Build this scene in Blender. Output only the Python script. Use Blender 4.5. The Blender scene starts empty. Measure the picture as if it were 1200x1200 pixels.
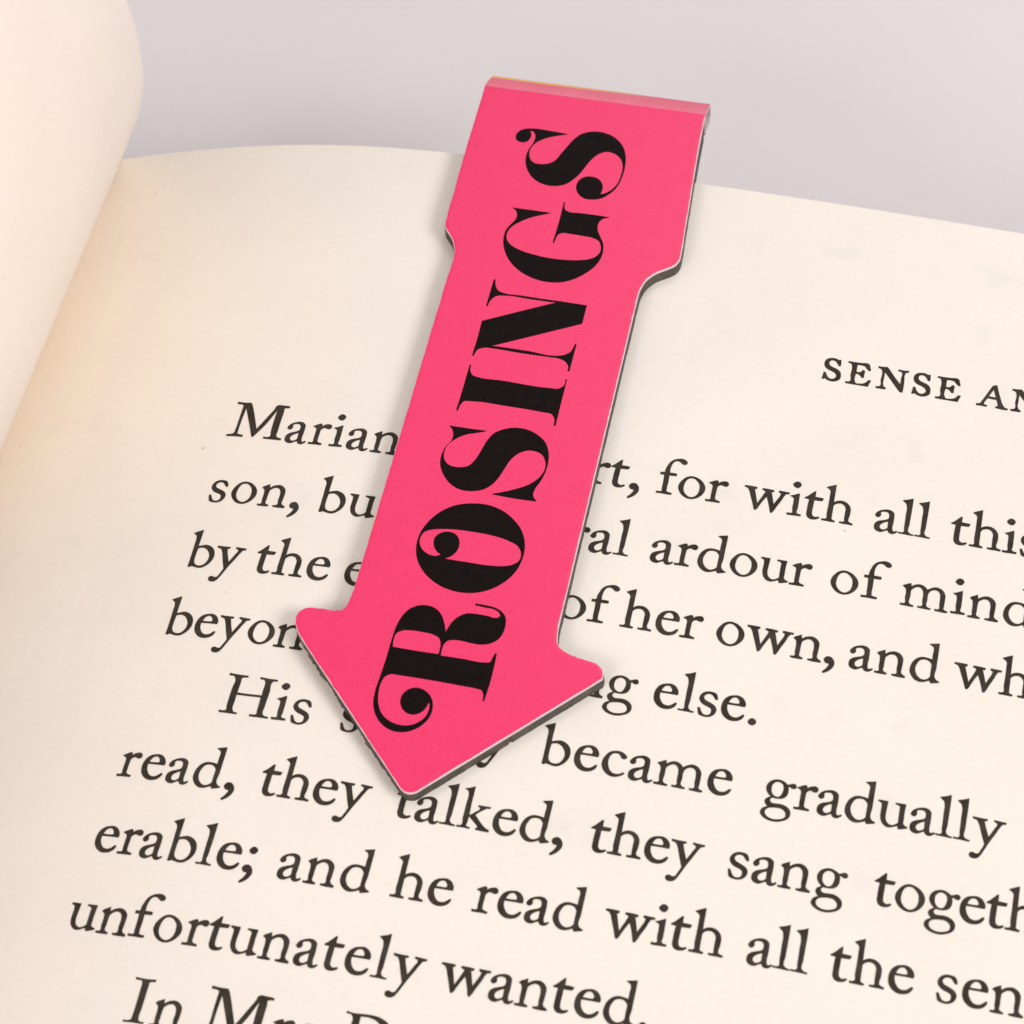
import bpy, bmesh, math, random
from mathutils import Matrix, Vector
from mathutils.geometry import tessellate_polygon

S = 0.5                      # one text-line pitch (5 mm) is half a unit: 1 unit = 1 cm
random.seed(4)
scene = bpy.context.scene

# ------------------------------------------------------------------ camera
R = [[0.97657826, 0.20760670, -0.05651871],
     [0.14710557, -0.83592979, -0.52875452],
     [-0.15701865, 0.50805595, -0.84689096]]
CAM = (8.7876662, -16.2420763, 26.2671865)
cd = bpy.data.cameras.new('camera')
cd.sensor_width = 36.0
cd.lens = 2836.635 / 1200.0 * 36.0
cd.clip_start = 0.1
cd.clip_end = 2000.0
cd.dof.use_dof = True
cd.dof.focus_distance = 31.2 * S
cd.dof.aperture_fstop = 0.95
cam = bpy.data.objects.new('camera', cd)
scene.collection.objects.link(cam)
M = Matrix.Identity(4)
for i in range(3):
    M[i][0] = R[0][i]
    M[i][1] = -R[1][i]
    M[i][2] = -R[2][i]
    M[i][3] = CAM[i] * S
cam.matrix_world = M
scene.camera = cam

# ------------------------------------------------------------------ world, lamps, exposure
world = bpy.data.worlds.new('World')
scene.world = world
world.use_nodes = True
bg = world.node_tree.nodes['Background']
bg.inputs['Color'].default_value = (1.0, 0.995, 0.99, 1)
bg.inputs['Strength'].default_value = 0.438


def softbox(name, az, el, dist, size, power, color, target=(4.5, -1.0, 0.0)):
    ld = bpy.data.lights.new(name, 'AREA')
    ld.shape = 'RECTANGLE'
    ld.size, ld.size_y = size
    ld.energy = power
    ld.color = color
    o = bpy.data.objects.new(name, ld)
    scene.collection.objects.link(o)
    d = Vector((math.sin(az) * math.cos(el), -math.cos(az) * math.cos(el), math.sin(el)))
    t = Vector(target) * S
    o.location = t + d * dist
    o.rotation_euler = d.to_track_quat('Z', 'Y').to_euler()
    return o


rad = math.radians
softbox('softbox_right', rad(72), rad(37), 60, (28, 20), 22300, (1.0, 0.985, 0.98), (4.5, 1.5, 0.0))
softbox('softbox_front', rad(-30), rad(35), 60, (26, 18), 9700, (1.0, 0.985, 0.98), (4.5, 1.5, 0.0))
softbox('softbox_back', rad(172), rad(52), 60, (26, 16), 5800, (1.0, 0.99, 0.99))

# added warm spot standing in for light bounced between pages at the gutter
ld = bpy.data.lights.new('gutter_glow_fill', 'SPOT')
ld.energy = 6200
ld.color = (1.0, 0.63, 0.16)
ld.spot_size = rad(8.8)
ld.spot_blend = 1.0
ld.shadow_soft_size = 0.8
o = bpy.data.objects.new('gutter_glow_fill', ld)
scene.collection.objects.link(o)
o.location = Vector((-4.7 + 27.0, 2.0 - 14.0, 50.0)) * S
o.rotation_euler = Vector((27.0, -14.0, 51.0)).to_track_quat('Z', 'Y').to_euler()

vs = scene.view_settings
vs.view_transform = 'Standard'
vs.look = 'None'
vs.exposure = 0.0
vs.gamma = 1.0
vs.use_curve_mapping = False


# ------------------------------------------------------------------ helpers
def link(name, me, parent=None, mats=()):
    o = bpy.data.objects.new(name, me)
    scene.collection.objects.link(o)
    for m in mats:
        me.materials.append(m)
    if parent is not None:
        o.parent = parent
    return o


def thing(name, label, cat, loc=(0, 0, 0)):
    o = bpy.data.objects.new(name, None)
    scene.collection.objects.link(o)
    o.location = loc
    o.empty_display_size = 0.2
    o['label'] = label
    o['category'] = cat
    return o


def mesh_from(name, verts, faces, smooth=False, mat_idx=None):
    me = bpy.data.meshes.new(name)
    me.from_pydata([tuple(v) for v in verts], [], faces)
    if smooth:
        for p in me.polygons:
            p.use_smooth = True
    if mat_idx:
        for p, k in zip(me.polygons, mat_idx):
            p.material_index = k
    me.update()
    return me


def parse(s):
    pts, cor = [], []
    for t in s.split():
        c = t.endswith('!')
        x, y = t.rstrip('!').split(',')
        pts.append((float(x) / 1000.0, float(y) / 1000.0))
        cor.append(c)
    return pts, cor


def smooth_loop(pts, cor, n=5):
    """closed curve through pts: smooth (Catmull-Rom by chord length), sharp where cor is set"""
    N = len(pts)
    out = []

    def tangent(i, side):
        # one-sided at corners
        p = pts[i]
        a = pts[i - 1]
        b = pts[(i + 1) % N]
        da = math.hypot(p[0] - a[0], p[1] - a[1]) or 1e-9
        db = math.hypot(b[0] - p[0], b[1] - p[1]) or 1e-9
        if cor[i]:
            return None
        # unit tangent, Bessel weights
        tx = ((p[0] - a[0]) / da * db + (b[0] - p[0]) / db * da) / (da + db)
        ty = ((p[1] - a[1]) / da * db + (b[1] - p[1]) / db * da) / (da + db)
        return (tx, ty)

    for i in range(N):
        j = (i + 1) % N
        p, q = pts[i], pts[j]
        L = math.hypot(q[0] - p[0], q[1] - p[1])
        if L < 1e-9:
            continue
        ti, tj = tangent(i, 1), tangent(j, -1)
        ch = ((q[0] - p[0]) / L, (q[1] - p[1]) / L)
        if ti is None and tj is None:
            out.append(p)
            continue
        if ti is None:
            ti = (2 * ch[0] - tj[0], 2 * ch[1] - tj[1])
            ti = (0.5 * (ti[0] + ch[0]), 0.5 * (ti[1] + ch[1]))
        if tj is None:
            tj = (2 * ch[0] - ti[0], 2 * ch[1] - ti[1])
            tj = (0.5 * (tj[0] + ch[0]), 0.5 * (tj[1] + ch[1]))
        for k in range(n):
            t = k / n
            h00 = 2 * t ** 3 - 3 * t ** 2 + 1
            h10 = t ** 3 - 2 * t ** 2 + t
            h01 = -2 * t ** 3 + 3 * t ** 2
            h11 = t ** 3 - t ** 2
            out.append((h00 * p[0] + h10 * L * ti[0] + h01 * q[0] + h11 * L * tj[0],
                        h00 * p[1] + h10 * L * ti[1] + h01 * q[1] + h11 * L * tj[1]))
    return out


def inside(pt, poly):
    x, y = pt
    r = False
    for i in range(len(poly)):
        x0, y0 = poly[i - 1]
        x1, y1 = poly[i]
        if (y0 > y) != (y1 > y) and x < (x1 - x0) * (y - y0) / (y1 - y0) + x0:
            r = not r
    return r


def thicken(loops, d):
    """ink spread: outer loops grow and holes shrink by d"""
    out = []
    for l in loops:
        hole = any(o is not l and inside(l[0], o) for o in loops)
        ar = sum(l[i - 1][0] * l[i][1] - l[i][0] * l[i - 1][1] for i in range(len(l)))
        s = (1.0 if ar > 0 else -1.0) * (-1.0 if hole else 1.0) * d
        q = []
        for i, p in enumerate(l):
            a, b_ = l[i - 1], l[(i + 1) % len(l)]
            tx, ty = b_[0] - a[0], b_[1] - a[1]
            k = math.hypot(tx, ty) or 1.0
            q.append((p[0] + ty / k * s, p[1] - tx / k * s))
        out.append(q)
    return out


def tess(loops):
    """flat triangles of a set of closed loops; loops lying in others are holes"""
    outer = [l for l in loops if not any(o is not l and inside(l[0], o) for o in loops)]
    V, F = [], []
    for o in outer:
        grp = [o] + [l for l in loops if l is not o and inside(l[0], o)]
        base = len(V)
        flat = [p for l in grp for p in l]
        V += flat
        for t in tessellate_polygon([[Vector((p[0], p[1], 0)) for p in l] for l in grp]):
            a, b, c = [flat[k] for k in t]
            ar = (b[0] - a[0]) * (c[1] - a[1]) - (b[1] - a[1]) * (c[0] - a[0])
            if abs(ar) < 1e-12:
                continue
            F.append(tuple(base + k for k in (t if ar > 0 else t[::-1])))
    return V, F


# ------------------------------------------------------------------ materials
def mat(name, color, rough=0.7, spec=0.3):
    m = bpy.data.materials.new(name)
    m.use_nodes = True
    b = m.node_tree.nodes['Principled BSDF']
    b.inputs['Base Color'].default_value = (*color, 1)
    b.inputs['Roughness'].default_value = rough
    b.inputs['Specular IOR Level'].default_value = spec
    return m


def nodes_of(m):
    nt = m.node_tree
    return nt, nt.nodes, nt.links, nt.nodes['Principled BSDF']


def mixc(nt, fac, a, b, blend='MIX'):
    n = nt.nodes.new('ShaderNodeMix')
    n.data_type = 'RGBA'
    n.blend_type = blend
    for sock, val in ((n.inputs['Factor'], fac), (n.inputs['A'], a), (n.inputs['B'], b)):
        if hasattr(val, 'is_output'):
            nt.links.new(val, sock)
        else:
            sock.default_value = val
    return n.outputs['Result']


def math_node(nt, op, a, b=None, clamp=False):
    n = nt.nodes.new('ShaderNodeMath')
    n.operation = op
    n.use_clamp = clamp
    for sock, val in zip(n.inputs, (a, b)):
        if val is None:
            continue
        if hasattr(val, 'is_output'):
            nt.links.new(val, sock)
        else:
            sock.default_value = val
    return n.outputs[0]


def noise(nt, vec, scale, detail=2.0, rough=0.5):
    n = nt.nodes.new('ShaderNodeTexNoise')
    n.inputs['Scale'].default_value = scale
    n.inputs['Detail'].default_value = detail
    n.inputs['Roughness'].default_value = rough
    nt.links.new(vec, n.inputs['Vector'])
    return n.outputs['Fac']


def ramp(nt, fac, stops):
    n = nt.nodes.new('ShaderNodeValToRGB')
    nt.links.new(fac, n.inputs['Fac'])
    e = n.color_ramp.elements
    while len(e) < len(stops):
        e.new(0.5)
    for k, (p, c) in enumerate(stops):
        e[k].position = p
        e[k].color = (c, c, c, 1) if not hasattr(c, '__len__') else (*c, 1)
    return n.outputs['Color']


def paper_mat(name, color, ghost=True):
    m = mat(name, color, 0.85, 0.15)
    nt, N, L, b = nodes_of(m)
    tc = N.new('ShaderNodeTexCoord').outputs['Object']
    # soft uneven furnish of the sheet
    big = noise(nt, tc, 1.1, 3.0)
    fine = noise(nt, tc, 26.0, 4.0, 0.65)
    c = mixc(nt, ramp(nt, big, [(0.3, 0.0), (0.7, 1.0)]), (*[k * 0.975 for k in color], 1), (*[min(1, k * 1.015) for k in color], 1))
    c = mixc(nt, ramp(nt, fine, [(0.35, 0.0), (0.65, 1.0)]), c, (0.975, 0.972, 0.97, 1), 'MULTIPLY')
    if ghost:
        # print of the other side showing faintly through, in rows
        sx = N.new('ShaderNodeSeparateXYZ')
        L.new(tc, sx.inputs[0])
        row = math_node(nt, 'SINE', math_node(nt, 'MULTIPLY', sx.outputs['Y'], 2 * math.pi / S))
        row = math_node(nt, 'SUBTRACT', row, 0.1, clamp=True)
        mp = N.new('ShaderNodeMapping')
        mp.inputs['Scale'].default_value = (1.0, 0.8, 0.0)
        L.new(tc, mp.inputs['Vector'])
        gh = ramp(nt, noise(nt, mp.outputs[0], 5.5, 1.5), [(0.53, 0.0), (0.66, 1.0)])
        lo = ramp(nt, noise(nt, tc, 0.9, 1.0), [(0.42, 0.0), (0.6, 1.0)])
        f = math_node(nt, 'MULTIPLY', math_node(nt, 'MULTIPLY', gh, row), math_node(nt, 'MULTIPLY', lo, 0.095))
        c = mixc(nt, f, c, (0.42, 0.46, 0.50, 1))
    # a few tiny specks in the pulp
    vo = N.new('ShaderNodeTexVoronoi')
    vo.inputs['Scale'].default_value = 2.3
    L.new(tc, vo.inputs['Vector'])
    sp = math_node(nt, 'LESS_THAN', vo.outputs['Distance'], 0.028)
    L2 = N.new('ShaderNodeSeparateColor')
    L.new(vo.outputs['Color'], L2.inputs[0])
    sp = math_node(nt, 'MULTIPLY', sp, math_node(nt, 'MULTIPLY', L2.outputs[0], 0.45))
    c = mixc(nt, sp, c, (0.40, 0.27, 0.17, 1))
    L.new(c, b.inputs['Base Color'])
    bp = N.new('ShaderNodeBump')
    bp.inputs['Strength'].default_value = 0.06
    bp.inputs['Distance'].default_value = 0.01
    L.new(noise(nt, tc, 45.0, 3.0), bp.inputs['Height'])
    L.new(bp.outputs[0], b.inputs['Normal'])
    return m


def translucent(m, color, fac):
    """thin leaf: part of the light passes through"""
    nt, N, L, b = nodes_of(m)
    t = N.new('ShaderNodeBsdfTranslucent')
    t.inputs['Color'].default_value = (*color, 1)
    x = N.new('ShaderNodeMixShader')
    x.inputs[0].default_value = fac
    L.new(b.outputs[0], x.inputs[1])
    L.new(t.outputs[0], x.inputs[2])
    L.new(x.outputs[0], N['Material Output'].inputs['Surface'])


def ink_mat(name, a, bcol, scale, rough, spec):
    m = mat(name, a, rough, spec)
    nt, N, L, b = nodes_of(m)
    tc = N.new('ShaderNodeTexCoord').outputs['Object']
    L.new(mixc(nt, ramp(nt, noise(nt, tc, scale, 3.0), [(0.35, 0.0), (0.7, 1.0)]), (*a, 1), (*bcol, 1)), b.inputs['Base Color'])
    return m


PAPER = (0.88, 0.800, 0.724)
m_paper = paper_mat('paper_cream', PAPER)
m_plain = paper_mat('paper_cream_plain', (0.92, 0.855, 0.80), ghost=False)
translucent(m_plain, (0.95, 0.75, 0.50), 0.15)
m_ink = ink_mat('ink_brown_black', (0.037, 0.027, 0.020), (0.060, 0.046, 0.036), 14.0, 0.75, 0.10)
m_black = ink_mat('ink_black', (0.005, 0.002, 0.002), (0.008, 0.004, 0.003), 20.0, 0.5, 0.08)

# page-block edges: stacked sheets
m_edge = mat('paper_edges', (0.70, 0.62, 0.52), 0.9, 0.1)
nt, N, L, b = nodes_of(m_edge)
tc = N.new('ShaderNodeTexCoord').outputs['Object']
mp = N.new('ShaderNodeMapping')
mp.inputs['Scale'].default_value = (0.25, 0.25, 34.0)
L.new(tc, mp.inputs['Vector'])
L.new(mixc(nt, noise(nt, mp.outputs[0], 3.0, 2.0), (0.50, 0.43, 0.35, 1), (0.80, 0.72, 0.61, 1)), b.inputs['Base Color'])

m_cover = mat('cover_board', (0.10, 0.13, 0.16), 0.5, 0.4)

# printed pink card with a fine halftone screen
m_pink = mat('card_pink', (0.93, 0.05, 0.13), 0.40, 0.40)
nt, N, L, b = nodes_of(m_pink)
tc = N.new('ShaderNodeTexCoord').outputs['Object']


def screen(ang, freq):
    mp = N.new('ShaderNodeMapping')
    mp.inputs['Rotation'].default_value = (0, 0, rad(ang))
    mp.inputs['Scale'].default_value = (freq, freq, 0)
    L.new(tc, mp.inputs['Vector'])
    s = N.new('ShaderNodeSeparateXYZ')
    L.new(mp.outputs[0], s.inputs[0])
    return math_node(nt, 'MULTIPLY', math_node(nt, 'SINE', s.outputs[0]), math_node(nt, 'SINE', s.outputs[1]))


screen_freq = 262.0
dots = math_node(nt, 'ADD', math_node(nt, 'MULTIPLY', screen(74, screen_freq), 0.5), 0.5)
blot = noise(nt, tc, 9.0, 6.0, 0.7)
patch = ramp(nt, noise(nt, tc, 4.0, 4.0, 0.65), [(0.3, 0.35), (0.65, 1.0)])
dots = math_node(nt, 'ADD', math_node(nt, 'MULTIPLY', math_node(nt, 'SUBTRACT', dots, 0.5), patch), 0.5)
grain = noise(nt, tc, 140.0, 2.0, 0.6)
dots = math_node(nt, 'ADD', dots, math_node(nt, 'MULTIPLY', math_node(nt, 'SUBTRACT', grain, 0.5), 0.9), clamp=True)
c = mixc(nt, dots, (0.76, 0.008, 0.085, 1), (1.0, 0.066, 0.216, 1))
c = mixc(nt, ramp(nt, blot, [(0.35, 0.0), (0.7, 1.0)]), c, (0.96, 0.86, 0.90, 1), 'MULTIPLY')
L.new(c, b.inputs['Base Color'])

m_rim = mat('card_white_edge', (0.70, 0.58, 0.58), 0.8, 0.15)
m_magnet = mat('magnet_rubber', (0.09, 0.074, 0.064), 0.75, 0.3)
nt, N, L, b = nodes_of(m_magnet)
tc = N.new('ShaderNodeTexCoord').outputs['Object']
L.new(mixc(nt, ramp(nt, noise(nt, tc, 12.0, 4.0), [(0.3, 0.0), (0.75, 1.0)]), (0.066, 0.054, 0.046, 1), (0.120, 0.102, 0.090, 1)), b.inputs['Base Color'])
bp = N.new('ShaderNodeBump')
bp.inputs['Strength'].default_value = 0.4
bp.inputs['Distance'].default_value = 0.01
L.new(noise(nt, tc, 60.0, 3.0), bp.inputs['Height'])
L.new(bp.outputs[0], b.inputs['Normal'])

m_table = mat('table_white', (0.66, 0.625, 0.625), 0.7, 0.2)
nt, N, L, b = nodes_of(m_table)
tc = N.new('ShaderNodeTexCoord').outputs['Object']
L.new(mixc(nt, noise(nt, tc, 0.35, 3.0), (0.760, 0.700, 0.712, 1), (0.785, 0.722, 0.732, 1)), b.inputs['Base Color'])

# ------------------------------------------------------------------ lettering and text data
PROFILE = [(-6.485, -2.5351), (-6.049, -2.2910), (-5.613, -2.0470), (-5.173, -1.8092), (-4.726, -1.5838), (-4.274, -1.3709), (-3.816, -1.1701), (-3.353, -0.9810), (-2.886, -0.8028), (-2.415, -0.6352), (-1.940, -0.4788), (-1.461, -0.3348), (-0.978, -0.2055), (-0.491, -0.0932), (0.000, 0.0000), (0.495, 0.0731), (0.992, 0.1262), (1.490, 0.1617), (1.990, 0.1837), (2.490, 0.1969), (2.990, 0.2048), (3.490, 0.2091), (3.990, 0.2106), (4.490, 0.2092), (4.990, 0.2047), (5.490, 0.1971), (5.989, 0.1862), (6.489, 0.1722), (6.989, 0.1549), (7.489, 0.1348), (7.988, 0.1121), (8.487, 0.0874), (8.987, 0.0614), (9.486, 0.0349), (9.985, 0.0088), (10.485, -0.0160), (10.984, -0.0390), (11.484, -0.0595), (11.984, -0.0769), (12.483, -0.0909), (12.983, -0.1011), (13.483, -0.1074), (13.983, -0.1095), (14.483, -0.1095), (14.983, -0.1095), (15.483, -0.1095), (15.983, -0.1095)]
GLYPHS = {
 'a': ["0,216 15,259 56,296 98,314 146,324 197,313 227,283 233,236 233,148 231,52 242,22 267,20 286,36! 300,25! 274,-3 241,-19 205,-13 176,25! 140,5 95,-18 45,-11 14,15 5,53 13,98 46,133 99,156 152,178 172,196! 175,240 163,274 140,289 109,289 75,280 60,261 67,234 54,203 28,193", "172,152! 173,112 174,56! 147,31 111,19 81,33 70,58 77,88 104,117 136,138"],
 'n': ["2,261! 24,284 60,303 92,323! 97,285 103,264! 134,293 180,315 228,321 280,299 317,251 322,188 318,108 319,44 339,24 372,8! 368,-14! 320,-15 264,-15 212,-10! 210,12! 240,12 263,23 264,96 265,200 252,245 220,275 178,278 139,258 108,227! 103,182 101,94 102,30 122,15 148,8! 146,-12! 98,-14 42,-14 0,-11! 0,13! 25,10 48,21 47,83 45,202 38,233 21,249"],
 'd': ["195,513! 221,521 267,531 312,543! 312,459 310,320 309,200 311,51 331,32 364,20! 363,6! 325,-5 270,-20! 257,-1 248,14! 211,-5 171,-21 125,-26 77,-10 30,34 2,88 0,147 17,217 52,272 95,305 146,318 198,315 252,305! 252,386 254,459 246,481 223,497", "254,230! 230,267 197,287 149,289 105,271 74,222 58,165 62,112 83,63 119,26 157,10 198,16 232,38 252,63! 252,134"],
 'h': ["1,501! 30,519 70,539 116,560! 116,482 116,366 117,292! 153,320 200,335 259,328 307,296 337,244 342,163 343,41 362,33 392,26! 389,3! 332,6 275,4 227,7! 226,30! 257,29 280,37 281,86 281,168 278,241 254,277 218,295 180,292 140,272 119,243! 119,178 119,80 122,43 139,30 166,25! 162,3! 105,3 55,4 1,4! 0,30! 29,28 55,39 55,116 59,248 59,405 57,454 42,476 21,489"],
 'e': ["129,332 178,338 231,319 267,277 282,231 276,203! 229,204 158,204 65,201! 68,144 90,92 129,50 174,39 221,52 252,79 273,99! 287,89! 271,50 235,14 181,-6 117,-5 55,28 13,85 0,156 9,223 38,282 81,317", "73,227! 85,258 107,293 133,308 169,307 194,283 207,253 198,229! 140,225"],
 'r': ["6,277! 35,295 67,314 104,329! 115,319 120,279! 146,309 179,325 221,332 249,313 253,285 236,261 205,259 174,270 147,264 117,230! 115,181 113,91 116,51 137,35 183,23! 179,0! 129,1 65,0 2,-2! 0,28! 32,24 59,35 60,88 61,186 60,235 49,257 30,266"],
 'o': ["134,327 191,324 256,296 306,249 334,194 335,133 306,71 258,21 192,-8 128,-5 71,24 23,79 0,139 7,197 36,252 78,301", "138,301 185,298 225,269 260,224 270,169 268,112 245,55 208,23 167,15 122,34 83,75 65,120 65,185 77,240 102,281"],
 'f': ["316,529 318,505 299,487 274,484 253,497 228,515 204,523 168,517 143,490 124,433 119,375 124,330! 164,332 216,330! 216,295! 171,292 123,290! 126,192 124,78 130,44 154,36 198,31! 195,6! 141,4 74,6 2,2! 0,32! 41,30 65,36 66,93 66,198 61,288! 35,290 7,290! 9,325! 40,325 64,332! 66,383 80,429 106,492 143,531 198,556 248,565 287,555"],
 'w': ["0,329! 70,330 155,328! 153,301! 128,294! 159,189 190,83! 227,168 271,281! 258,292 227,303! 228,325! 297,326 375,320! 373,296! 343,290! 368,205 396,107! 434,192 463,263 466,294 439,302! 439,330! 501,327 571,326! 567,300! 535,298 516,274 485,194 441,99 398,0 386,-16 368,-4! 353,55 326,136 294,215! 259,149 221,67 189,-2 176,-12 162,0! 135,81 91,193 62,266 38,296 0,307!"],
 'i': ["4,285! 45,300 79,318 118,339! 121,227 121,106 119,45 139,34 175,31! 173,5! 118,4 61,1 2,0! 0,30! 35,27 60,33 59,111 58,240 55,257 39,269", "20,458 35,488 63,509 99,501 120,474 111,442 82,417 48,425"],
 't': ["0,296! 36,325 80,373 114,411! 125,410! 126,328! 174,327 234,324! 221,284! 173,280 119,278! 117,194 115,108 122,58 147,33 180,33 207,45! 220,33! 191,7 150,-7 106,-6 70,17 54,52 52,112 53,207 59,278! 31,283 2,283!"],
 'g': ["266,289! 295,299 324,313 357,308 369,286 363,261 341,251 317,255 296,268 277,264! 283,222 280,168 259,126 227,102 192,92 161,89 114,92! 90,72 87,48 105,25 138,18 189,23 247,20 304,-4 337,-39 348,-84 338,-127 308,-162 265,-185 206,-206 144,-209 78,-195 25,-164 0,-128 5,-86 31,-54 74,-34! 48,-7 31,25 40,62 67,85 93,102! 58,131 32,174 24,214 34,257 68,302 116,327 168,334 218,319", "152,307 184,301 212,280 227,241 225,193 213,149 188,115 157,108 117,125 89,161 82,201 87,256 112,290", "82,-50 132,-35 183,-28 231,-30 271,-49 295,-80 299,-117 284,-146 241,-169 191,-182 133,-181 83,-162 52,-127 52,-83"],
 'b': ["0,495! 36,515 75,533 117,551! 117,493 115,398 115,304! 167,320 213,332 263,324 312,297 348,253 364,202 364,142 342,84 298,29 250,-3 197,-10 147,0 106,9! 81,-6 57,-4! 59,30 61,151 58,346 55,434 43,465 25,479", "121,274! 161,288 203,289 244,270 283,227 306,171 305,117 285,67 255,34 216,19 173,22 134,48 117,88 114,148 115,215"],
 'c': ["130,323 185,326 229,312 261,288 278,264 269,246 247,237 221,242 198,275 174,294 142,297 97,279 72,232 65,177 76,118 99,69 137,35 180,24 226,33 269,61! 285,51! 262,25 225,4 186,-11 124,-10 64,20 20,69 0,118 2,180 27,246 72,301"],
 'm': ["4,270! 37,289 100,321! 108,273! 142,300 196,322 253,314 292,285 310,264! 348,294 408,321 458,315 504,284 533,232 536,166 535,84 536,27 550,17 583,12! 578,-13! 525,-15 476,-11 430,-10! 430,16! 459,13 479,23 480,97 479,196 470,243 442,275 405,283 371,272 339,245 323,204 322,122 323,31 338,18 376,11! 371,-10! 321,-10 271,-8 218,-7! 219,19! 247,14 267,24 268,102 268,193 259,240 230,276 193,286 153,268 109,221! 109,135 112,28 131,16 165,10! 160,-11! 102,-11 53,-10 0,-9! 1,19! 29,15 54,24 53,106 52,214 43,237 23,253"],
 's': ["0,94! 25,92! 49,42 74,12 122,5 158,24 170,66 161,99 126,119 77,135 33,162 3,209 9,259 41,301 92,324 139,325 188,312 203,293 220,235! 197,230! 173,261 144,290 104,296 68,279 50,245 64,212 106,190 157,169 200,143 223,103 216,49 177,2 126,-17 71,-15 25,2 10,43"],
 'l': ["2,502! 49,518 87,532 128,553! 129,499 127,325 123,159 124,47 153,27 190,22! 187,4! 116,7 54,8 0,8! 1,30! 36,25 65,36 68,112 67,283 63,426 51,461 29,480"],
 'k': ["0,505! 39,517 77,532 114,554! 114,490 113,339 118,175! 146,192 192,234 230,278 223,296 205,300! 207,320! 269,319 352,320! 342,301 309,297 273,271 226,233 187,192! 232,144 286,88 335,49 387,25! 387,1! 311,3 228,6! 227,25! 250,32 242,53 194,100 126,158! 117,153! 114,85 111,36 131,25 157,23! 155,3! 83,9 5,5! 3,29! 31,26 53,36 55,134 57,313 56,456 47,481 23,495"],
 'u': ["0,303! 0,321! 51,320 111,320! 106,248 102,185 103,109 115,68 144,36 183,24 219,36 259,69! 258,128 258,235 257,279 244,292 202,302! 205,321! 256,320 323,321! 316,241 316,134 322,60 341,45 372,34! 369,20! 320,4 269,-10! 254,31! 217,13 177,-4 140,-8 97,11 64,51 46,111 45,186 43,267 38,285 23,295"],
 'y': ["0,334! 78,329 174,329! 172,308! 139,300! 156,237 187,155 206,101! 236,160 270,232 293,286 280,306 255,312! 252,335! 320,330 393,326! 389,305! 352,296 325,255 276,155 217,38 170,-69 131,-149 109,-178 66,-194 25,-185 9,-161 17,-130 45,-119 79,-130 109,-126 140,-72 171,8! 158,41 119,148 80,256 58,292 8,308!"],
 ',': ["0,39 21,80 65,91 111,57 129,-5 100,-75 13,-148! 1,-127! 53,-59 68,-9 24,0"],
 '.': ["0,17 14,51 42,70 75,61 96,33 84,0 56,-20 24,-13"],
 'M': ["15,573! 103,564 205,567! 225,537 257,471 326,310 390,154! 433,235 496,364 560,494 574,542 593,555 660,557 756,553! 757,525! 714,523 694,516 693,454 689,319 689,154 694,63 718,47 766,41! 766,12! 665,14 523,17! 520,47! 577,42 605,54 602,146 598,321 606,496! 561,390 507,262 434,132 372,33! 356,32! 335,83 293,183 220,344 156,488! 149,402 141,235 140,111 145,65 174,57 227,50! 226,21! 119,26 2,21! 0,51! 56,55 95,78 103,130 106,295 111,527! 83,536 20,539!"],
 'H': ["0,544! 118,535 245,535! 241,512! 192,509 170,497 168,447 163,290! 320,289 481,295! 480,367 478,479 467,504 402,514! 402,541! 509,533 624,534! 619,510! 574,507 559,486 562,370 554,154 558,44 581,25 634,20! 631,-2! 515,-1 399,-4! 396,23! 443,22 477,31 479,98 476,269! 326,265 160,264! 161,176 166,52 187,24 235,22! 232,0! 119,1 5,1! 3,29! 54,26 84,36 83,112 85,327 85,490 66,510 5,514!"],
 'I': ["4,503! 1,526! 87,520 160,521 242,529! 242,502! 198,498 176,487 173,445 171,314 170,163 167,54 180,20 206,12 243,13! 244,-7! 128,-6 2,-14! 0,8! 56,8 87,26 93,73 96,219 94,395 89,478 78,500 46,500"],
 'S_': ["0,11! 9,56 12,110! 34,117! 50,83 79,38 118,21 161,36 184,73 174,108 131,141 68,165 26,194 7,236 9,288 37,331 87,352 147,353 187,338 210,350! 214,302 216,249! 194,245! 176,275 145,311 106,322 71,305 61,271 77,232 122,209 185,185 225,146 237,93 229,36 189,1 138,-14 77,-4 33,15 16,1!"],
 'E_': ["0,324! 4,348! 74,346 171,350 260,355 275,346 289,307 305,258! 290,243! 257,268 222,307 175,316 120,311! 120,201! 161,198 189,217 200,243! 231,235! 227,183 226,121! 202,121! 175,154 150,168 117,167! 121,42 133,21 193,20 236,31 270,59 294,98! 328,94! 309,44 297,-5! 196,-5 92,-5 4,-4! 4,24! 36,23 58,34 57,139 55,287 44,313 24,322"],
 'N_': ["0,319! 0,346! 54,346 113,355! 139,326 220,218 312,113! 314,219 314,302 298,317 262,319! 264,347! 324,343 396,351! 392,321! 365,315 353,292 354,163 353,25 350,-8! 315,-1! 263,61 174,172 90,274! 88,172 91,63 106,34 131,25! 127,-1! 70,-1 5,-3! 5,26! 36,28 55,41 55,138 56,276 44,306 24,316"],
 'A_': ["207,349! 234,359! 260,268 298,158 334,67 365,28 408,18! 402,-4! 326,-6 251,2! 251,25! 275,29 270,74 250,132! 195,130 136,135! 105,78 93,39 105,26 136,22! 135,-2! 71,-1 0,-5! 2,27! 41,32 72,85 123,200 170,309 179,330", "199,288! 222,221 242,163! 191,162 144,165! 173,230"],
}
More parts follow.
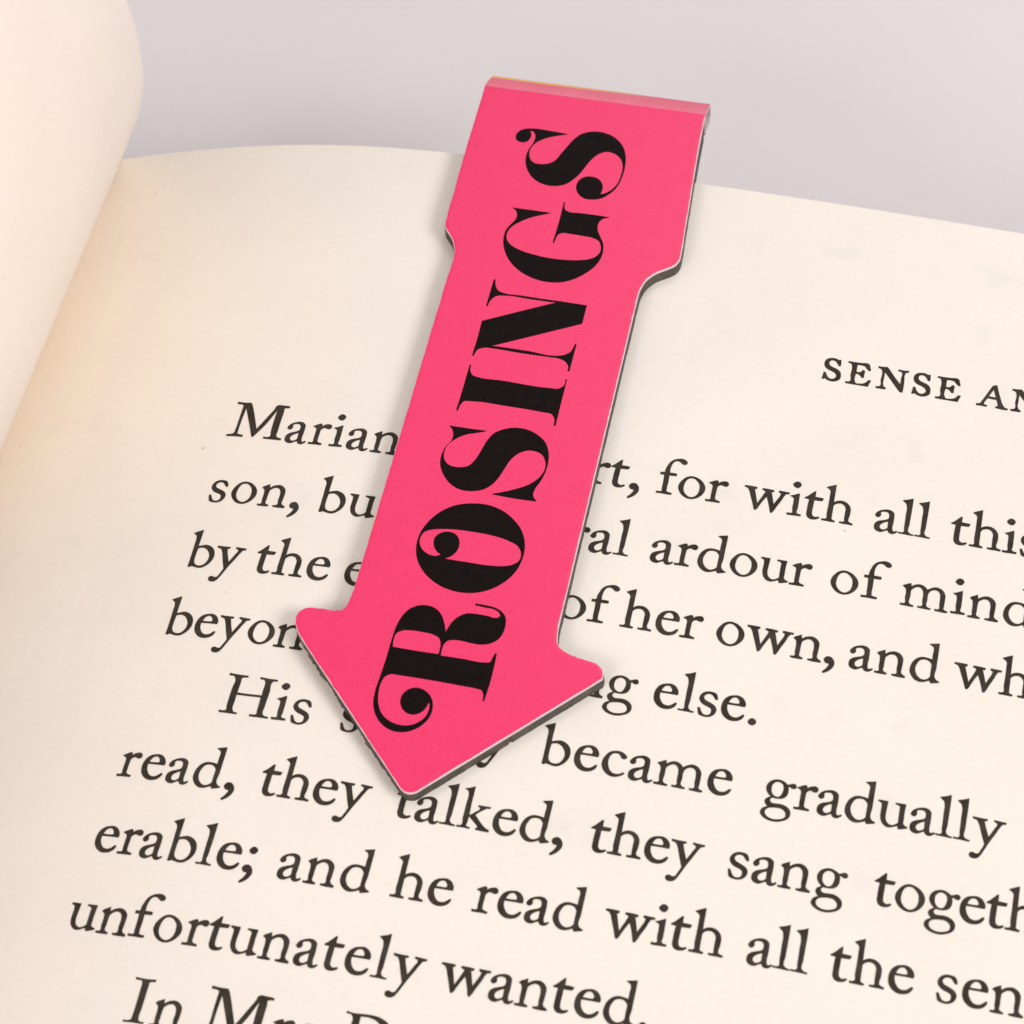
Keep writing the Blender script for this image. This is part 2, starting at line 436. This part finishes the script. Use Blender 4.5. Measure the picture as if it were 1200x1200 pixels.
LETTERING = {
 'S1': ["-258,10250! -513,10265 -743,10269 -846,10251 -928,10203 -969,10117 -943,10033 -868,10002 -797,10028 -765,10103 -773,10181 -800,10215! -764,10225 -712,10181 -692,10106 -706,9995 -736,9892 -748,9773 -726,9640 -668,9515 -567,9397 -431,9325 -277,9310 -136,9354 -24,9464 52,9602 110,9757 172,9894 244,9985 339,10035 464,10014 554,9942 609,9816 617,9663 593,9486 521,9359 459,9300 396,9276! 409,9358 391,9450 330,9526 241,9558 153,9547 82,9492 49,9400 61,9306 117,9221 202,9169 306,9169 418,9207 518,9301 595,9438 632,9627 635,9820 609,9990 542,10154 426,10280 292,10346 151,10365 20,10338 -75,10282 -158,10169 -220,10031 -279,9884 -341,9747 -418,9684 -518,9657 -626,9667 -696,9743 -722,9826 -719,9915 -673,10021 -585,10105 -463,10175"],
 'G': ["-736,8837! -459,8838 -198,8837! -300,8793 -461,8711 -589,8613 -683,8503 -716,8385 -699,8294 -633,8213 -499,8144 -296,8097 -70,8073 150,8079 335,8105 473,8148 562,8213 602,8304 591,8394 545,8478 455,8518 305,8529 127,8534 24,8529 -26,8489 -41,8421 -53,8335! -65,8344! -54,8689 -60,9051! -45,9046! -43,8984 -15,8922 35,8899 198,8903 420,8905 606,8900! 518,8862 475,8783 483,8672 544,8553 602,8451 631,8309 621,8178 568,8040 477,7914 343,7790 185,7707 -14,7680 -227,7715 -424,7808 -591,7961 -704,8163 -740,8324 -733,8457 -683,8569 -644,8660 -646,8735 -684,8804"],
 'N': ["-710,7596! -693,7590! -669,7490 -616,7418 -520,7386 -330,7388 -38,7386 253,7388! 602,7385! 600,7081! 86,6816 -497,6516! 8,6515 383,6508 477,6539 549,6605 571,6670 582,6742! 597,6736! 594,6491 593,6299! 573,6299! 571,6365 512,6441 419,6476 304,6476 -126,6473 -474,6480 -588,6471 -665,6428 -697,6316! -715,6322! -708,6552 -713,6888! -271,7120 193,7360! -178,7358 -499,7357 -624,7326 -675,7263 -698,7138! -714,7142!"],
 'I': ["-711,6169! -697,6163! -684,6066 -638,6005 -562,5987 -248,5990 395,5987 520,6001 573,6054 577,6167! 591,6161! 591,5800 595,5428! 576,5421! 559,5540 507,5598 407,5605 -91,5615 -559,5606 -655,5588 -688,5531 -700,5426! -718,5432! -712,5767"],
 'S2': ["-750,5176! -502,5178 -255,5184! -392,5131 -521,5079 -640,4981 -712,4868 -725,4748 -696,4654 -631,4591 -542,4570 -446,4581 -370,4615 -308,4709 -260,4868 -216,5043 -147,5173 -38,5252 93,5297 249,5297 402,5241 521,5146 592,5009 620,4865 617,4700 581,4546 539,4423 538,4333 603,4256! 342,4248 20,4258! 186,4325 335,4402 468,4492 566,4616 607,4747 590,4860 527,4956 427,4995 331,4989 231,4934 154,4837 94,4668 46,4511 -22,4384 -115,4301 -244,4257 -382,4251 -521,4307 -649,4431 -728,4582 -745,4711 -721,4849 -667,4976 -674,5076 -705,5137"],
 'O': ["-174,4075 4,4087 194,4042 370,3938 513,3789 594,3597 608,3394 563,3197 453,3020 295,2882 96,2800 -118,2787 -335,2839 -528,2959 -665,3122 -733,3315 -735,3522 -670,3711 -558,3877 -394,4005", "-499,3634 -326,3660 -79,3669 171,3661 386,3621 523,3560 582,3468 580,3365 515,3290 402,3245 231,3221 -42,3216 -357,3215! -264,3285 -218,3380 -220,3475 -259,3556 -325,3599 -409,3604 -484,3569 -535,3496 -532,3416 -488,3329 -404,3266! -471,3230 -555,3238 -651,3291 -710,3375 -722,3468 -688,3555 -604,3607"],
 'R': ["181,2660! 293,2657 430,2645 520,2608 582,2543 607,2449 601,2310 556,2211 489,2153 391,2116 258,2111 121,2120 29,2113 -33,2090 -72,2030 -81,1953 -73,1867! 206,1872 473,1874 542,1892 561,1956 576,2026! 593,2019! 601,1665 586,1366! 571,1363! 555,1463 526,1502 464,1512 291,1516 -110,1520 -509,1513 -615,1507 -671,1464 -701,1369 -697,1221 -661,1081 -590,962 -485,887 -357,854 -228,867 -125,928 -55,1022 -35,1129 -47,1207! -68,1210! -84,1141 -132,1066 -202,1026 -282,1029 -353,1074 -399,1153 -399,1257 -346,1341 -249,1382 -152,1364 -63,1300 -14,1206 -2,1076 -40,959 -120,857 -235,786 -374,763 -518,808 -639,916 -715,1070 -736,1243 -726,1468 -715,1740 -714,1952 -704,2152 -669,2312 -592,2442 -460,2513 -323,2509 -211,2438 -140,2321 -87,2186! -58,2306 8,2426 100,2497 217,2515 366,2513 488,2510 521,2542 505,2582 450,2618 298,2632 188,2639!", "-681,1875! -696,1986 -683,2072 -621,2122 -506,2147 -358,2150 -220,2138 -143,2100 -111,2038 -100,1964 -101,1881! -331,1874 -559,1873"],
}
LINES = {
 0: (2.149, [
   ('SENSE', [7.525, 7.834, 8.233, 8.701, 9.009]),
   ('AN', [9.548, 9.989]),
 ]),
 1: (-0.000, [
   ('Marian', [-0.046, 0.768, 1.102, 1.385, 1.609, 1.944]),
   ('rt,', [4.819, 5.084, 5.36]),
   ('for', [5.711, 5.979, 6.347]),
   ('with', [6.808, 7.388, 7.58, 7.83]),
   ('all', [8.489, 8.8, 9.007]),
   ('this', [9.442, 9.694, 10.108, 10.323]),
 ]),
 2: (-1.000, [
   ('son,', [-0.015, 0.285, 0.678, 1.109]),
   ('bu', [1.454, 1.863]),
   ('ral', [4.744, 5.02, 5.339]),
   ('ardour', [5.805, 6.121, 6.403, 6.806, 7.176, 7.567]),
   ('of', [8.073, 8.464]),
   ('mind', [8.952, 9.574, 9.788, 10.218]),
 ]),
 3: (-2.000, [
   ('by', [-0.049, 0.33]),
   ('the', [0.886, 1.144, 1.581]),
   ('e', [2.075]),
   ('of', [4.823, 5.204]),
   ('her', [5.615, 6.046, 6.363]),
   ('own,', [6.803, 7.161, 7.737, 8.145]),
   ('and', [8.443, 8.766, 9.187]),
   ('which', [9.71, 10.274, 10.67, 10.867, 11.165]),
 ]),
 4: (-3.000, [
   ('beyon', [-0.05, 0.364, 0.661, 1.074, 1.441]),
   ('ng', [5.223, 5.618]),
   ('else.', [6.204, 6.519, 6.748, 7.027, 7.37]),
 ]),
 5: (-4.000, [
   ('His', [1.006, 1.682, 1.914]),
   ('s', [2.541]),
   ('y', [4.28]),
   ('became', [4.993, 5.418, 5.757, 6.084, 6.402, 7.029]),
   ('gradually', [7.699, 8.074, 8.341, 8.67, 9.043, 9.437, 9.747, 9.955, 10.151]),
 ]),
 6: (-5.000, [
   ('read,', [-0.034, 0.26, 0.597, 0.942, 1.357]),
   ('they', [1.776, 2.02, 2.444, 2.741]),
   ('talked,', [3.447, 3.705, 4.017, 4.226, 4.639, 4.971, 5.37]),
   ('they', [5.794, 6.033, 6.452, 6.743]),
   ('sang', [7.446, 7.722, 8.041, 8.448]),
   ('together', [9.134, 9.387, 9.752, 10.132, 10.427, 10.662, 11.076, 11.376]),
 ]),
 7: (-6.000, [
   ('erable;', [-0.032, 0.289, 0.563, 0.881, 1.288, 1.522, 1.86]),
   ('and', [2.281, 2.612, 3.04]),
   ('he', [3.656, 4.085]),
   ('read', [4.632, 4.914, 5.239, 5.572]),
   ('with', [6.156, 6.731, 6.919, 7.166]),
   ('all', [7.825, 8.133, 8.338]),
   ('the', [8.76, 9.008, 9.436]),
   ('sen', [9.987, 10.274, 10.598]),
 ]),
 8: (-7.000, [
   ('unfortunately', [-0.059, 0.34, 0.742, 1.027, 1.41, 1.678, 1.932, 2.33, 2.741, 3.06, 3.339, 3.665, 3.873]),
   ('wanted.', [4.443, 5.034, 5.351, 5.743, 6.016, 6.353, 6.767]),
 ]),
 9: (-8.000, [
   ('In', [1.0, 1.317]),
   ('Mrs', [1.898, 2.711, 3.018]),
 ]),
}
GLYPHS[';'] = GLYPHS[','] + [' '.join('%d,%d' % (int(a) + 30, int(b) + 255) for a, b in
                                      (t.rstrip('!').split(',') for t in GLYPHS['.'][0].split()))]
# cap D for the last line
GLYPHS['D'] = ["0,560! 70,548 150,552 260,560 400,545 500,490 560,400 572,290 545,170 470,70 360,15 240,-2 120,8 0,0! 0,28! 60,35 80,60 84,150 84,400 80,500 60,528 0,535!",
               "165,525! 260,532 360,505 440,430 475,330 472,230 435,130 360,60 260,32 165,45! 163,200 163,400"]
LINES[9][1].append(('Dashwood', [3.512, 4.12, 4.44, 4.69, 5.08, 5.66, 6.01, 6.36]))

V_TOP = 5.076
V_BOT = -33.0


def page_xz(u):
    """point of the page's cross-section at arc length u from the text margin"""
    if u >= 16.0:
        s = u - 16.0
        return PROFILE[-1][0] + s, PROFILE[-1][1] - 0.006 * s * s
    t = (u + 7.0) / 0.5
    i = max(0, min(len(PROFILE) - 2, int(math.floor(t))))
    f = t - i
    P = [PROFILE[max(0, min(len(PROFILE) - 1, i + k))] for k in (-1, 0, 1, 2)]

    def cr(k):
        a, b_, c_, d_ = [p[k] for p in P]
        return b_ + 0.5 * f * (c_ - a + f * (2 * a - 5 * b_ + 4 * c_ - d_ + f * (3 * (b_ - c_) + d_ - a)))
    return cr(0), cr(1)


def page_pt(u, v, lift=0.0):
    x, z = page_xz(u)
    x1, z1 = page_xz(u + 0.05)
    x0, z0 = page_xz(u - 0.05)
    tx, tz = x1 - x0, z1 - z0
    l = math.hypot(tx, tz)
    return ((x - tz / l * lift) * S, v * S, (z + tx / l * lift) * S)


def sstep(a, b_, x):
    t = max(0.0, min(1.0, (x - a) / (b_ - a)))
    return t * t * (3 - 2 * t)


# ------------------------------------------------------------------ table
TABLE_Z = -4.05
tv = [(-150 * S, -150 * S, TABLE_Z * S), (150 * S, -150 * S, TABLE_Z * S), (150 * S, 150 * S, TABLE_Z * S), (-150 * S, 150 * S, TABLE_Z * S)]
table = link('table', mesh_from('table', tv, [(0, 1, 2, 3)]), None, [m_table])
table['kind'] = 'structure'

# ------------------------------------------------------------------ book
book = thing('open_book', 'open paperback book of cream pages printed with serif text, its left half standing up', 'book',
             (5.0 * S, -10.0 * S, TABLE_Z * S))
BK = Matrix.Translation(book.location).inverted()


def book_part(name, verts, faces, mats, smooth=True, parent=None, **k):
    base = Vector(book.location)
    me = mesh_from(name, [Vector(v) - base for v in verts], faces, smooth, **k)
    return link(name, me, parent or book, mats)


def sheet(us, vs_, top, bot):
    """closed thin sheet: top(u,v) and bot(u,v) give its two faces"""
    nu, nv = len(us), len(vs_)
    V = [top(u, v) for v in vs_ for u in us] + [bot(u, v) for v in vs_ for u in us]
    o = nu * nv
    F = []
    for j in range(nv - 1):
        for i in range(nu - 1):
            a = j * nu + i
            F.append((a, a + 1, a + nu + 1, a + nu))
            F.append((o + a, o + a + nu, o + a + nu + 1, o + a + 1))
    def rim(*ids):              # own vertices, so the rims stay crisp
        k = len(V)
        V.extend(V[q] for q in ids)
        F.append(tuple(range(k, k + 4)))
    for i in range(nu - 1):
        rim(i, o + i, o + i + 1, i + 1)
        a = (nv - 1) * nu + i
        rim(a, a + 1, o + a + 1, o + a)
    for j in range(nv - 1):
        a = j * nu
        rim(a, a + nu, o + a + nu, o + a)
        a = j * nu + nu - 1
        rim(a, o + a, o + a + nu, a + nu)
    return V, F


def frange(a, b_, n):
    return [a + (b_ - a) * i / n for i in range(n + 1)]


US_ = frange(-6.4, 21.5, 112)
VS_ = frange(V_BOT, V_TOP, 60)
Vv, Ff = sheet(US_, VS_, lambda u, v: page_pt(u, v), lambda u, v: page_pt(u, v, -0.018))
right_page = book_part('right_page', Vv, Ff, [m_paper])


def block_top(u, v):
    x, z = page_xz(u)
    m = sstep(0.2, 1.3, u) * (1 - sstep(6.0, 7.6, u)) * sstep(-8.5, -5.6, v)
    return (x * S, (v - 0.02) * S, (z - 0.035 - 0.27 * m) * S)


def block_bot(u, v):
    x, z = page_xz(u)
    return (x * S, (v - 0.02) * S, max(-3.8, min(z - 0.3, -3.8 + 0.6 * sstep(-3.0, -6.4, u))) * S)


Vv, Ff = sheet(US_, VS_, block_top, block_bot)
book_part('page_block', Vv, Ff, [m_edge], smooth=False)


# left half: sheet rising steeply out of the gutter, drifting left towards the foot of the page
LP = [(-3.52, -1.62), (-3.36, -1.25), (-3.21, -0.91), (-2.99, -0.41), (-2.82, -0.04), (-2.70, 0.27), (-2.61, 0.56), (-2.52, 0.97),
      (-2.463, 1.45), (-2.44, 1.90), (-2.46, 2.52), (-2.55, 3.3), (-2.78, 4.4), (-3.2, 5.7), (-3.85, 7.2), (-4.8, 9.0),
      (-6.1, 11.1), (-7.9, 13.5), (-10.2, 16.0), (-13.0, 18.4), (-16.0, 20.5)]


def lp_fine(n=5):
    out = []
    for i in range(len(LP) - 1):
        P = [LP[max(0, min(len(LP) - 1, i + k))] for k in (-1, 0, 1, 2)]
        for k in range(n):
            f = k / n
            out.append(tuple(P[1][q] + 0.5 * f * (P[2][q] - P[0][q] + f * (2 * P[0][q] - 5 * P[1][q] + 4 * P[2][q] - P[3][q] + f * (3 * (P[1][q] - P[2][q]) + P[3][q] - P[0][q]))) for q in (0, 1)))
    out.append(LP[-1])
    return out


LF = lp_fine()


def left_pt(k, v, lift=0.0):
    k = int(k)
    x, z = LF[k]
    a, b_ = LF[max(0, k - 1)], LF[min(len(LF) - 1, k + 1)]
    tx, tz = b_[0] - a[0], b_[1] - a[1]
    l = math.hypot(tx, tz)
    s = -0.040 * min(V_TOP - v, 14.0) + 0.012 * sstep(-0.9, 1.5, z) * math.sin(1.1 * v + 0.9 * z)
    return ((x - tz / l * lift + s * 0.88) * S, v * S, (z + tx / l * lift + s * 0.45) * S)


KS = list(range(len(LF)))
Vv, Ff = sheet(KS, VS_, lambda k, v: left_pt(k, v, 0.018), lambda k, v: left_pt(k, v, 0.0))
left_page = book_part('left_page', Vv, Ff, [m_plain])
# the rest of the left half lies flat to the left, the leaf alone curls up
LBP = [(-4.4, -2.3), (-5.2, -1.75), (-6.2, -1.3), (-8.0, -0.85), (-11.0, -0.6), (-16.0, -0.6), (-22.0, -0.8), (-29.0, -1.1)]


def lblock(k, v, low):
    x, z = LBP[int(k)]
    s = -0.030 * min(V_TOP - v, 14.0)
    return ((x + s * (1 - k / 7.0)) * S, (v - 0.02) * S, (-3.8 if low else z) * S)


Vv, Ff = sheet(list(range(8)), VS_, lambda k, v: lblock(k, v, True), lambda k, v: lblock(k, v, False))
book_part('page_block', Vv, Ff, [m_edge], smooth=False)
cv = [(-29.6, -3.82), (22.0, -3.82), (22.0, -4.0), (-29.6, -4.0)]
V0, V1 = V_BOT - 0.5, V_TOP - 0.05
verts = [(x * S, V0 * S, z * S) for x, z in cv] + [(x * S, V1 * S, z * S) for x, z in cv]
book_part('cover', verts, [(0, 1, 2, 3), (7, 6, 5, 4), (0, 4, 5, 1), (1, 5, 6, 2), (2, 6, 7, 3), (3, 7, 4, 0)], [m_cover], smooth=False)

# ------------------------------------------------------------------ printed lines on the right page
SHAPES = {k: tess(thicken([smooth_loop(*parse(c)) for c in cs], 0.0035)) for k, cs in GLYPHS.items()}
for n in sorted(LINES):
    base, words = LINES[n]
    for word, pos in words:
        V, F = [], []
        for ch, u0 in zip(word, pos):
            gv, gf = SHAPES[ch + '_' if n == 0 else ch]
            o = len(V)
            V += [page_pt(u0 + x, base + y, 0.004) for x, y in gv]
            F += [tuple(o + k for k in f) for f in gf]
        book_part('heading_word' if n == 0 else 'printed_word', V, F, [m_ink], smooth=False, parent=right_page)

# ------------------------------------------------------------------ magnetic bookmark
BO = Vector((3.61379, -4.76402, 0.0))
BANG = -math.atan2(0.01130555, 0.99993609)
bm_root = thing('bookmark', 'pink arrow bookmark with tall black lettering clipped over the top of the printed page', 'bookmark',
                (BO.x * S, BO.y * S, 0.19 * S))
bm_root.rotation_euler = (0, 0, BANG)
BZ = 0.19
OUTLINE = ("-1610,10930! 1565,10930! 1580,10390 1610,9760 1636,9300 1658,8862 1679,8500 1674,8345 1636,8258 1541,8178 1400,8072 1299,7937 1256,7792 1245,7600! "
           "1260,2564! 1274,2400 1300,2305 1360,2238 1473,2190 1650,2150 1792,2128 1870,2088 1922,2012 1930,1925! 126,85! 60,24 0,0 -60,4 -136,52! "
           "-1772,1728! -1930,1935 -1966,2052 -1945,2150 -1882,2208 -1702,2238 -1500,2248 -1435,2266 -1401,2305 -1380,2392 -1366,2530 -1360,2707! "
           "-1346,7500! -1340,7824 -1352,7970 -1390,8082 -1437,8178 -1511,8268 -1565,8340 -1595,8541 -1600,8890 -1612,9463!")
OUT = smooth_loop(*parse(OUTLINE), n=6)


def dense(loop, step):
    out = []
    for i, p in enumerate(loop):
        q = loop[(i + 1) % len(loop)]
        d = math.hypot(q[0] - p[0], q[1] - p[1])
        m = max(1, int(d / step))
        out += [(p[0] + (q[0] - p[0]) * k / m, p[1] + (q[1] - p[1]) * k / m) for k in range(m)]
    return out


def inset(loop, d):
    """move each point of a clockwise loop inwards (d may be a function of the index)"""
    N_ = len(loop)
    out = []
    for i in range(N_):
        a, b_ = loop[i - 1], loop[(i + 1) % N_]
        tx, ty = b_[0] - a[0], b_[1] - a[1]
        l = math.hypot(tx, ty) or 1
        dd = d(i) if callable(d) else d
        out.append((loop[i][0] + ty / l * dd, loop[i][1] - tx / l * dd))
    return out


def stack(name, rings, mats, mat_rows, top_mat, bot_mat, parent=bm_root):
    """solid through rings of equal count [(loop, z)...] from top to bottom"""
    n_ = len(rings[0][0])
    V, F, K = [], [], []
    for loop, z in rings:
        V += [(x * S, y * S, (z - BZ) * S) for x, y in loop]
    for r in range(len(rings) - 1):
        for i in range(n_):
            j = (i + 1) % n_
            F.append((r * n_ + i, r * n_ + j, (r + 1) * n_ + j, (r + 1) * n_ + i))
            K.append(mat_rows[r])
    for ring, mk, flip in ((0, top_mat, False), (len(rings) - 1, bot_mat, True)):
        loop = rings[ring][0]
        for t in tessellate_polygon([[Vector((p[0], p[1], 0)) for p in loop]]):
            a, b_, c_ = [loop[k] for k in t]
            ar = (b_[0] - a[0]) * (c_[1] - a[1]) - (b_[1] - a[1]) * (c_[0] - a[0])
            if abs(ar) < 1e-12:
                continue
            t = t if (ar > 0) != flip else t[::-1]
            F.append(tuple(ring * n_ + k for k in t))
            K.append(mk)
    me = mesh_from(name, V, F, False, K)
    return link(name, me, parent, mats)


AREA = sum(OUT[i - 1][0] * OUT[i][1] - OUT[i][0] * OUT[i - 1][1] for i in range(len(OUT)))
CW = AREA < 0
card_loop = dense(OUT, 0.06)
sg = 1.0 if CW else -1.0


def jit(amp, seed, freq=1):
    rr = random.Random(seed)
    vals = [rr.uniform(-1, 1) for _ in range(997)]
    return lambda i: amp * vals[(i // freq) % 997]


def skip_top(f):
    # keep the straight fold edge straight
    return lambda i: 0.0 if card_loop[i][1] > 10.9 else f(i)


ja, jb = jit(0.0035, 3), jit(0.004, 9)
Z_CARD = 0.400


def facing(i):
    # the knife left more white core on the edges facing the foot and the right of the page
    a, b_ = card_loop[i - 1], card_loop[(i + 1) % len(card_loop)]
    tx, ty = b_[0] - a[0], b_[1] - a[1]
    l = math.hypot(tx, ty) or 1
    nx, ny = -ty / l * sg, tx / l * sg
    return max(0.0, min(1.0, 0.45 + 0.6 * (0.55 * nx - 0.85 * ny)))


rim_in = inset(card_loop, skip_top(lambda i: sg * (0.0045 + 0.0095 * facing(i) + ja(i))))
rim_mid = inset(card_loop, skip_top(lambda i: sg * 0.004))
press = inset(rim_in, skip_top(lambda i: sg * 0.034))
front = stack('front_panel', [(press, Z_CARD), (rim_in, Z_CARD - 0.0035), (rim_mid, Z_CARD - 0.006), (card_loop, Z_CARD - 0.014), (card_loop, 0.3715)],
              [m_pink, m_rim], [0, 1, 1, 1], 0, 1)

MAG = [p for p in OUT]
mag_loop0 = dense([(x, min(y, 10.80)) for x, y in OUT], 0.035)


def mag_off(seed, amp, push):
    j1, j2 = jit(amp, seed), jit(amp, seed + 1, 4)
    def f(i):
        x, y = mag_loop0[i]
        w = 0.0 if y > 10.75 else 1.0
        nick = 0.022 if (abs(x - 0.99) < 0.013 and y < 1.3) else 0.0
        return sg * (w * (j1(i) + j2(i)) * (1.5 if x < -0.2 and y < 1.9 else 0.35) - push + nick)
    return f


magnet = stack('magnet', [(inset(mag_loop0, mag_off(21, 0.002, -0.004)), 0.371), (inset(mag_loop0, mag_off(31, 0.003, 0.004)), 0.33),
                          (inset(mag_loop0, mag_off(41, 0.006, 0.008)), 0.200)], [m_magnet], [0, 0], 0, 0)

# back half under the page
back_out = [(x * 0.99, y) for x, y in card_loop]
stack('back_panel', [(back_out, 0.0), (back_out, -0.03)], [m_rim], [0], 0, 0)
bmag = [(x, min(y, 10.80)) for x, y in mag_loop0]
stack('magnet', [(inset(bmag, sg * 0.004), 0.162), (inset(bmag, sg * 0.0), 0.0015)], [m_magnet], [0], 0, 0)

# fold joining the two halves over the page head, sheen painted in paler pink
m_fold = mat('card_fold_sheen', (0.80, 0.28, 0.34), 0.7, 0.2)
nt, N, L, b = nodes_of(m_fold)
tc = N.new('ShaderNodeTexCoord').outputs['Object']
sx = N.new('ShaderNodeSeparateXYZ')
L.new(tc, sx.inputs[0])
sheen_mix = ramp(nt, noise(nt, tc, 6.0, 4.0), [(0.35, 0.0), (0.7, 1.0)])
c = mixc(nt, sheen_mix, (0.78, 0.175, 0.245, 1), (0.80, 0.205, 0.28, 1))
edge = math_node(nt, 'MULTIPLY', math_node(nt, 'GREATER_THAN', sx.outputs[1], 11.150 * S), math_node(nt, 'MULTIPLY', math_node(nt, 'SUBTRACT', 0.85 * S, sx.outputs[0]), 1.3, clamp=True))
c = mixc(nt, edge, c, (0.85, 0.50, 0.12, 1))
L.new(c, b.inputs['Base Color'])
FP = [(10.931, 0.400), (10.99, 0.396), (11.08, 0.372), (11.175, 0.338), (11.205, 0.318), (11.222, 0.28), (11.225, 0.18), (11.215, 0.06), (11.17, 0.0), (10.931, -0.002)]
FI = [(10.931, 0.372), (10.98, 0.368), (11.07, 0.344), (11.15, 0.312), (11.175, 0.296), (11.192, 0.27), (11.195, 0.18), (11.186, 0.075), (11.15, 0.03), (10.931, 0.0275 - 0.03 + 0.002)]
FI[-1] = (10.931, -0.028)
FP[-1], FI[-1] = (10.931, -0.029), (10.931, -0.001)
FP[-2], FI[-2] = (11.17, -0.02), (11.14, 0.012)
V, F, K = [], [], []
nf = len(FP)
for side in (0, 1):
    for q, prof in enumerate((FP, FI)):
        for i, (y, z) in enumerate(prof):
            t = min(1.0, (FP[i][0] - 10.931) / 0.24)
            x = (-1.61 + 0.05 * t) if side == 0 else (1.565 + 0.022 * t)
            V.append((x * S, y * S, (z - BZ) * S))
idx = lambda side, q, i: (side * 2 + q) * nf + i
for i in range(nf - 1):
    F.append((idx(0, 0, i), idx(1, 0, i), idx(1, 0, i + 1), idx(0, 0, i + 1))); K.append(0)
    F.append((idx(0, 1, i), idx(0, 1, i + 1), idx(1, 1, i + 1), idx(1, 1, i))); K.append(1)
    F.append((idx(0, 0, i), idx(0, 0, i + 1), idx(0, 1, i + 1), idx(0, 1, i))); K.append(1)
    F.append((idx(1, 0, i), idx(1, 1, i), idx(1, 1, i + 1), idx(1, 0, i + 1))); K.append(1)
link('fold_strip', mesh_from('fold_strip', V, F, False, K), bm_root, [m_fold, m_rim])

# lettering printed on the front panel
V, F = [], []
for k, cs in LETTERING.items():
    gv, gf = tess(thicken([smooth_loop(*parse(c), n=8) for c in cs], 0.004))
    o = len(V)
    V += [(x * S, y * S, (Z_CARD + 0.002 - BZ) * S) for x, y in gv]
    F += [tuple(o + q for q in f) for f in gf]
link('lettering', mesh_from('lettering', V, F), front, [m_black])
